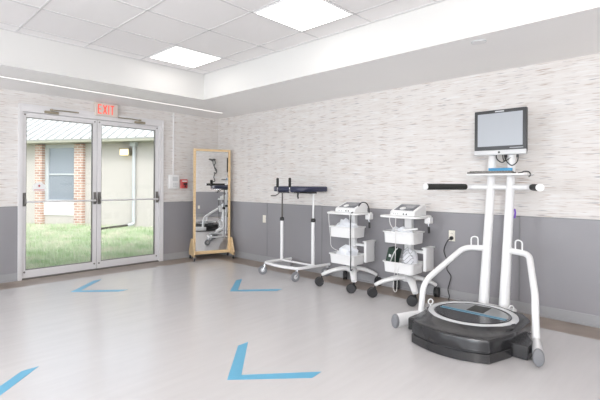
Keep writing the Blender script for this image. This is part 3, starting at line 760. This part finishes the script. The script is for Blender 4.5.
bpts = [(min(x, cx0-0.035), y) for x, y in bpts]
MB().prism(bpts, 0.2032, 0.2046).build('foot_plate', M['black_gloss'], T)
st_ = MB()
st_.b2((cx0-0.022, -0.265, 0.2035), (cx0-0.012, 0.265, 0.2068)); st_.b2((cx0+0.010, -0.265, 0.2035), (cx0+0.020, 0.265, 0.2068))
st_.build('centre_strip', mat('pale_blue_strip', (0.16, 0.34, 0.46), 0.4), T)
MB().b2((cx0+0.045, -0.075, 0.205), (cx0+0.235, 0.065, 0.2075)).build('heel_pad', M['grey_rubber'] if False else mat('dark_textured_pad', (0.05, 0.05, 0.048), 0.7, bump=0.6, bscale=150), T, bevel=0.001)
# columns
def colx(z): return -0.53 + (z-0.19)*0.151
for s in (-1, 1):
    c = MB(); c.tube([H(colx(0.14), s*0.090, 0.14), H(colx(0.6), s*0.089, 0.6), H(colx(1.72), s*0.086, 1.72)], [0.046, 0.041, 0.034], 20)
    c.build('column', M['white'], T)
MB().b2(H(-0.62, -0.17, 0.0), H(-0.44, 0.17, 0.15)).build('column_foot', M['white'], T, bevel=0.012)
# side frames, hooks, feet
for s in (-1, 1):
    pth = [H(-0.465, s*0.09, 0.668), H(-0.505, s*0.285, 0.660), H(-0.930, s*0.443, 0.405), H(-0.995, s*0.460, 0.33), H(-1.012, s*0.475, 0.05)]
    MB().tube(fillet(pth, {1: 0.07, 2: 0.06, 3: 0.06}, 8), 0.0265, 16).build('side_frame', M['white'], T)
    fp = [H(-0.93, s*0.450, 0.068), H(-1.10, s*0.500, 0.070), H(-1.30, s*0.560, 0.070)]
    MB().tube(fp, [0.028, 0.035, 0.037], 22, sq=1.65).build('foot_tube', M['white'], T)
    d = Vector((-0.195, s*0.065, 0)).normalized()
    cpt = Vector(H(-1.30, s*0.560, 0.070))
    m = MB(); m.tube([cpt-d*0.012, cpt-d*0.006, cpt+d*0.010, cpt+d*0.020, cpt+d*0.024], [0.0360, 0.0380, 0.0380, 0.034, 0.024], 22, sq=1.63)
    m.build('end_cap', M['grey_rubber'], T)
    a = Vector(H(-0.478, s*0.165, 0.688)); b = Vector(H(-0.490, s*0.225, 0.684)); u = Vector((0, 0, 0.075))
    MB().tube(fillet([a-Vector((0, 0, .01)), a+u, (a+b)/2+u*1.15, b+u, b-Vector((0, 0, .01))], 0.02), 0.0065, 8).build('cable_hook', M['white'], T)
    e = Vector(H(-0.985, 0.392, 0.165)) if s > 0 else Vector(H(-0.66, -0.19, 0.155)); pts = [e+Vector((0.022*math.cos(k/9*2*PI), 0, 0.045+0.024*math.sin(k/9*2*PI))) for k in range(9)]
    m = MB(); m.torus(e+Vector((0, 0, 0.045)), 0.022, 0.006, (0.55, 0.8, 0), 20, 8); m.cyl(e-Vector((0, 0, 0.03)), e+Vector((0, 0, 0.024)), 0.006, 8)
    m.build('eye_bolt', M['white'], T)
# handles
zg = 1.243
MB().tube(fillet([H(-0.47, 0.305, zg), H(-0.40, 0.262, zg), H(-0.372, 0.09, zg), H(-0.372, -0.09, zg), H(-0.40, -0.262, zg), H(-0.47, -0.305, zg)], 0.05), 0.025, 16).build('crossbar', M['white'], T)
for s in (-1, 1):
    a = Vector(H(-0.455, s*0.296, zg)); b = Vector(H(-0.925, s*0.470, zg)); d = (b-a).normalized()
    g = MB().lathe([(0.015, 0), (0.0275, 0.002), (0.029, 0.02), (0.029, (b-a).length-0.02), (0.0275, (b-a).length)], a, d, 24)
    g.build('hand_grip', M['grip'], T)
    MB().lathe([(0.0275, 0), (0.030, 0.003), (0.029, 0.016), (0.012, 0.022), (0.0, 0.022)], b, d, 24).build('grip_cap', M['white'], T)
# tray
MB().prism(rrect(H(-0.56, 0, 0)[0], -0.27, H(-0.27, 0, 0)[0], 0.26, 0.04), 1.350, 1.366).build('tray', M['white'], T, bevel=0.004)
# monitor
mx_ = -0.405
mo = MB().b2(H(mx_, -0.232, 1.562), H(mx_+0.045, 0.232, 1.970)).build('monitor_housing', M['bezel'], T, bevel=0.006)
MB().b2(H(mx_-0.002, -0.200, 1.628), H(mx_+0.001, 0.200, 1.938)).build('screen', M['screen'], mo)
MB().b2(H(mx_-0.010, -0.232, 1.545), H(mx_+0.040, 0.232, 1.590)).build('speaker_bar', M['lightgrey'], mo, bevel=0.006)
MB().lathe([(0.010, 0), (0.010, 0.003), (0, 0.003)], H(mx_-0.010, 0.0, 1.568), (-1, 0, 0), 16).build('power_button', M['black'], mo)
MB().b2(H(mx_-0.0015, -0.04, 1.948), H(mx_, 0.04, 1.958)).build('maker_mark', M['lightgrey'], mo)
MB().b2(H(mx_-0.0015, -0.205, 1.604), H(mx_, -0.09, 1.612)).build('button_row', M['grey'], mo)
MB().b2(H(mx_+0.045, -0.11, 1.66), H(-0.295, 0.11, 1.86)).build('bracket_plate', M['lightgrey'], T, bevel=0.004)
m = MB()
m.tube(spline([H(-0.36, 0.03, 1.60), H(-0.38, 0.035, 1.52), H(-0.375, -0.01, 1.475), H(-0.37, -0.045, 1.50), H(-0.36, -0.05, 1.57)]), 0.005, 8)
m.tube(spline([H(-0.36, -0.03, 1.57), H(-0.39, -0.05, 1.50), H(-0.385, -0.10, 1.445), H(-0.37, -0.145, 1.48), H(-0.36, -0.15, 1.56)]), 0.0055, 8)
m.tube(spline([H(-0.35, -0.01, 1.58), H(-0.37, -0.03, 1.49), H(-0.36, -0.09, 1.52)]), 0.005, 8)
m.build('monitor_cables', M['cable_dark'], T)
for y in (-0.045, -0.145):
    MB().cyl(H(-0.36, y, 1.52), H(-0.36, y, 1.57), 0.011, 10).build('cable_plug', M['black'], T)
# purple strap round the right column
xs = colx(1.01)
MB().tube([H(xs-0.01, -0.139, 1.045), H(xs-0.01, -0.145, 1.01), H(xs-0.01, -0.139, 0.96)], 0.008, 8).build('strap', M['purple'], T)
# things on the tray
kb = thing('computer_keyboard', 'dark grey computer keyboard on the tray under the monitor', 'keyboard', (-0.490, HY+0.045, 1.366))
MB().b2((-0.06, -0.20, 0), (0.055, 0.20, 0.016)).build('keyboard_body', M['steel_dark'], kb, bevel=0.004)
k = MB()
for i in range(5):
    for j in range(15):
        k.b2((-0.054+i*0.021, -0.182+j*0.0242, 0.0155), (-0.037+i*0.021, -0.162+j*0.0242, 0.025))
k.build('keys', M['steel_dark'], kb)
t = thing('folder', 'blue folded card lying behind the keyboard on the tray', 'card', (-0.413, HY-0.012, 1.366))
MB().b2((-0.010, -0.105, 0), (0.010, 0.105, 0.055)).build('cover', M['blue'], t, bevel=0.003)
tag(cord('cable', [(-0.42, HY-0.17, 1.372), (-0.46, HY-0.21, 1.376), (-0.47, HY-0.235, 1.385), (-0.47, HY-0.268, 1.38), (-0.47, HY-0.285, 1.355), (-0.47, HY-0.268, 1.335)], 0.005, M['cable_dark'], 'short black cable curling off the right end of the tray'))
# mains cord from the outlet
pl = thing('power_plug', 'black plug and wavy cord running from the wall outlet to the floor', 'power cord', (-WT-0.010, -4.39, 0.676))
MB().lathe([(0.012, 0), (0.020, -0.003), (0.020, -0.026), (0.010, -0.034)], (0, 0, 0), (1, 0, 0), 16).build('plug', M['black'], pl)
z0_ = -0.676
MB().tube(spline([(-0.03, 0, 0), (-0.045, 0.035, -0.04), (-0.02, 0.08, -0.13), (-0.012, 0.075, -0.19), (-0.012, 0.04, -0.27), (-0.012, 0.05, -0.35), (-0.012, 0.005, -0.42), (-0.012, 0.02, -0.50), (-0.015, 0.035, -0.57), (-0.025, 0.015, -0.64), (-0.05, 0.01, z0_+0.005), (-0.14, -0.05, z0_+0.005), (-0.25, -0.12, z0_+0.005), (-0.36, -0.40, z0_+0.005)]), 0.005, 8).build('cord', M['cable_dark'], pl)

# ------------------------------------------------------------------ outside
GZ = -0.10
struct(MB().b2((-14, 0.2, GZ-0.2), (14, 22, GZ)).build('ground', M['soil']))
struct(MB().b2((-6, 0.2, GZ), (2.5, 1.15, GZ+0.03)).build('concrete_step', M['concrete']))
# grass blades
gm = bmesh.new()
def blade(x, y, h, w, a, lean):
    dx, dy = math.cos(a)*w/2, math.sin(a)*w/2; lx_, ly_ = math.cos(a+1.3)*lean, math.sin(a+1.3)*lean
    v = [gm.verts.new(p) for p in ((x-dx, y-dy, GZ), (x+dx, y+dy, GZ), (x+dx*0.7+lx_*0.4, y+dy*0.7+ly_*0.4, GZ+h*0.6), (x-dx*0.7+lx_*0.4, y-dy*0.7+ly_*0.4, GZ+h*0.6), (x+lx_, y+ly_, GZ+h))]
    gm.faces.new((v[0], v[1], v[2], v[3])); gm.faces.new((v[3], v[2], v[4]))
rg = random.Random(3)
for i in range(30000):
    y = 1.2+rg.random()**1.2*9.1
    x = (-4.561) + (y+6.381)*(rg.uniform(0.16, 0.72)) 
    n_ = noise.noise(Vector((x*0.7, y*0.7, 0)))
    blade(x, y, (0.05+0.05*rg.random())*(1+0.8*n_), 0.010+0.006*rg.random(), rg.random()*PI, 0.03*rg.random())
for i in range(260):   # a taller tuft
    a = rg.random()*2*PI; r = 0.25*rg.random()
    blade(-1.75+r*math.cos(a), 5.9+r*math.sin(a), 0.20+0.18*rg.random(), 0.014, rg.random()*PI, 0.10*rg.random())
me = bpy.data.meshes.new('grass'); gm.to_mesh(me); gm.free(); me.materials.append(M['grass'])
o = bpy.data.objects.new('grass', me); COL.objects.link(o); tag(o, 'green grass growing outside the glass doors', 'grass', None, 'stuff')

# neighbouring wing
fa = math.atan2(-0.870, 0.494)
B = thing('brick_building', 'beige building with brick piers and pale metal roof across the grass', 'building', (-0.40, 9.5, GZ), fa)
def zz(z): return z-GZ
EZ = 2.56
wm = MB()
wm.b2((-7, 0, 0), (0.30, 0.25, zz(EZ))); wm.b2((1.53, 0, 0), (7.2, 0.25, zz(EZ))); wm.b2((0.30, 0, 0), (1.53, 0.25, zz(0.22))); wm.b2((0.30, 0, zz(2.50)), (1.53, 0.25, zz(EZ)))
wm.b2((-7, 0.25, 0), (-6.8, 6, zz(EZ))); wm.b2((7.0, 0.25, 0), (7.2, 6, zz(EZ))); wm.b2((-7, 5.8, 0), (7.2, 6, zz(EZ)))
wm.build('wall', M['stucco'], B)
for a, b in ((0.03, 0.30), (1.54, 1.86), (-3.6, -3.3)):
    MB().b2((a, -0.12, 0), (b, 0.0, zz(EZ)-0.05)).build('brick_pier', M['brick'], B)
MB().b2((0.30, -0.03, zz(0.22)), (1.53, 0.0, zz(0.66))).b2((0.30, -0.07, zz(0.60)), (1.53, 0.0, zz(0.66))).build('sill_panel', M['sill'], B)
wf = MB()
wf.b2((0.30, 0.02, zz(0.66)), (0.42, 0.12, zz(2.50))); wf.b2((1.46, 0.02, zz(0.66)), (1.53, 0.12, zz(2.50))); wf.b2((0.42, 0.02, zz(2.40)), (1.46, 0.12, zz(2.50))); wf.b2((0.42, 0.02, zz(0.66)), (1.46, 0.12, zz(0.72))); wf.b2((0.42, 0.03, zz(1.52)), (1.46, 0.11, zz(1.57)))
wf = wf.build('window_frame', M['win_frame'], B)
MB().b2((0.42, 0.06, zz(0.72)), (1.46, 0.08, zz(2.40))).build('window_pane', M['win_glass'], wf)
MB().b2((0.42, 0.085, zz(1.6)), (1.46, 0.095, zz(2.40))).build('window_blind', M['sill'], wf)
MB().b2((0.30, 0.12, zz(0.22)), (1.53, 0.25, zz(0.66))).build('sill_core', M['stucco'], B)
# roof
slope = math.radians(33); L_ = 5.0; oh = 0.45
def rp(x, d, up=0):   # point d metres up the slope from the eave
    return (x, -oh + d*math.cos(slope) - up*math.sin(slope), zz(EZ)+0.03 + d*math.sin(slope) + up*math.cos(slope))
rf = MB(); rf.loft([[rp(-7.4, 0, 0), rp(7.6, 0, 0), rp(7.6, 0, 0.04), rp(-7.4, 0, 0.04)], [rp(-7.4, L_, 0), rp(7.6, L_, 0), rp(7.6, L_, 0.04), rp(-7.4, L_, 0.04)]], True, False)
rf.build('roof_panel', M['roof'], B)
sr = MB()
x = -7.2
while x < 7.5:
    sr.loft([[rp(x, 0, 0.038), rp(x+0.035, 0, 0.038), rp(x+0.035, 0, 0.08), rp(x, 0, 0.08)], [rp(x, L_, 0.038), rp(x+0.035, L_, 0.038), rp(x+0.035, L_, 0.08), rp(x, L_, 0.08)]], True, False)
    x += 0.32
sr.build('roof_seams', M['seam_roof'], B)
MB().b2((-7.4, -oh, zz(EZ)-0.03), (7.6, -oh+0.03, zz(EZ)+0.03)).b2((-7.4, -oh+0.03, zz(EZ)-0.025), (7.6, 0.0, zz(EZ)-0.005)).build('eave', M['fascia_out'], B)
# lamp and downpipe
lm = thing('wall_lantern', 'lit box shaped wall lamp on the beige building beside the downpipe', 'wall lamp', (-0.40+0.494*3.42, 9.5-0.870*3.42, zz(2.22)+GZ), fa)
MB().b2((-0.17, -0.17, -0.09), (0.13, -0.02, 0.09)).build('lens', M['lamp_warm'], lm, bevel=0.01)
MB().b2((-0.19, -0.19, 0.09), (0.16, 0.0, 0.13)).b2((0.13, -0.17, -0.10), (0.16, 0.0, 0.09)).b2((-0.15, -0.02, -0.1), (0.13, 0, 0.09)).build('lamp_hood', M['bronze'], lm)
dp = MB(); xp = 3.68
dp.b2((xp-0.09, -0.16, zz(EZ)-0.16), (xp+0.09, -0.005, zz(EZ)-0.03)).tube(fillet([(xp, -0.07, zz(EZ)-0.10), (xp, -0.07, zz(1.2)), (xp, -0.07, zz(0.02)), (xp-0.08, -0.25, zz(-0.02))], 0.05), 0.05, 12)
dp.build('downpipe', M['win_frame'], B)
MB().tube([(xp-0.08, -0.25, 0.09), (xp-0.22, -0.50, 0.07), (xp-0.5, -1.3, 0.04)], 0.035, 10).build('drain_extension', M['steel_dark'], B)
o = MB().tube([(-1.95, 6.1, GZ), (-2.02, 5.9, 0.5), (-2.03, 5.85, 0.86)], 0.010, 8).build('garden_stake', M['lightgrey']); 
tag(o, 'thin pale stake standing in the grass in front of the window', 'garden stake')

# ------------------------------------------------------------------ light
W_ = bpy.data.worlds.new('World'); S.world = W_; W_.use_nodes = True
nt = W_.node_tree; bg = nt.nodes['Background']
sky = nt.nodes.new('ShaderNodeTexSky'); sky.sky_type = 'NISHITA'; sky.sun_disc = False
sky.sun_elevation = math.radians(48); sky.sun_rotation = math.radians(200); sky.air_density = 1.0; sky.dust_density = 3.0; sky.ozone_density = 1.0
hs_ = nt.nodes.new('ShaderNodeHueSaturation'); hs_.inputs['Saturation'].default_value = 0.35
nt.links.new(sky.outputs[0], hs_.inputs['Color']); nt.links.new(hs_.outputs[0], bg.inputs['Color'])
bg.inputs['Strength'].default_value = 0.42
sun = bpy.data.lights.new('sun', 'SUN'); sun.energy = 1.1; sun.angle = math.radians(12); sun.color = (1, 0.97, 0.92)
so_ = bpy.data.objects.new('sun', sun); COL.objects.link(so_)
so_.rotation_euler = Vector((0.85, 0.15, -1.0)).to_track_quat('-Z', 'Y').to_euler()   # travels down and away from the door

def area(name, loc, target, sx, sy, energy, col=(1, 1, 1)):
    a = bpy.data.lights.new(name, 'AREA'); a.shape = 'RECTANGLE'; a.size = sx; a.size_y = sy; a.energy = energy; a.color = col
    o = bpy.data.objects.new(name, a); COL.objects.link(o); o.location = loc
    o.rotation_euler = (Vector(target)-Vector(loc)).to_track_quat('-Z', 'Y').to_euler(); return o
# fill lamps added just inside the invented windows to brighten the room
for i, y in enumerate((-2.6, -5.2, -7.8)):
    area('window_daylight', (XW+0.06, y, 1.45), (0, y, 1.35), 1.9, 1.5, 74, (0.87, 0.935, 1.0))
# fill lamp added out of view, bounced off the ceiling to brighten the room
area('bounce_lamp', (-6.0, -7.4, 1.9), (-5.2, -6.6, 2.8), 0.9, 0.9, 134, (1.0, 0.965, 0.94))

# ------------------------------------------------------------------ camera
cam = bpy.data.cameras.new('camera'); co = bpy.data.objects.new('camera', cam); COL.objects.link(co); S.camera = co
Fv = Vector((0.7257, 0.6880, 0)).normalized(); R0 = Vector((0.6880, -0.7257, 0)).normalized(); U0 = Vector((0, 0, 1)); roll = 0.0053
Rv = R0*math.cos(roll)+U0*math.sin(roll); Uv = U0*math.cos(roll)-R0*math.sin(roll)
mt = Matrix((( Rv.x, Uv.x, -Fv.x, -4.561), (Rv.y, Uv.y, -Fv.y, -6.381), (Rv.z, Uv.z, -Fv.z, 1.258), (0, 0, 0, 1)))
co.matrix_world = mt
cam.sensor_width = 36; cam.sensor_fit = 'HORIZONTAL'; cam.lens = 36*423/600; cam.shift_y = (184.4-200)/600; cam.clip_start = 0.05; cam.clip_end = 200

S.view_settings.view_transform = 'Standard'; S.view_settings.look = 'None'; S.view_settings.exposure = 0.0; S.view_settings.gamma = 1; S.view_settings.use_curve_mapping = False
S.cycles.max_bounces = 10; S.cycles.diffuse_bounces = 6; S.cycles.glossy_bounces = 5; S.cycles.transparent_max_bounces = 12
S.cycles.sample_clamp_indirect = 6
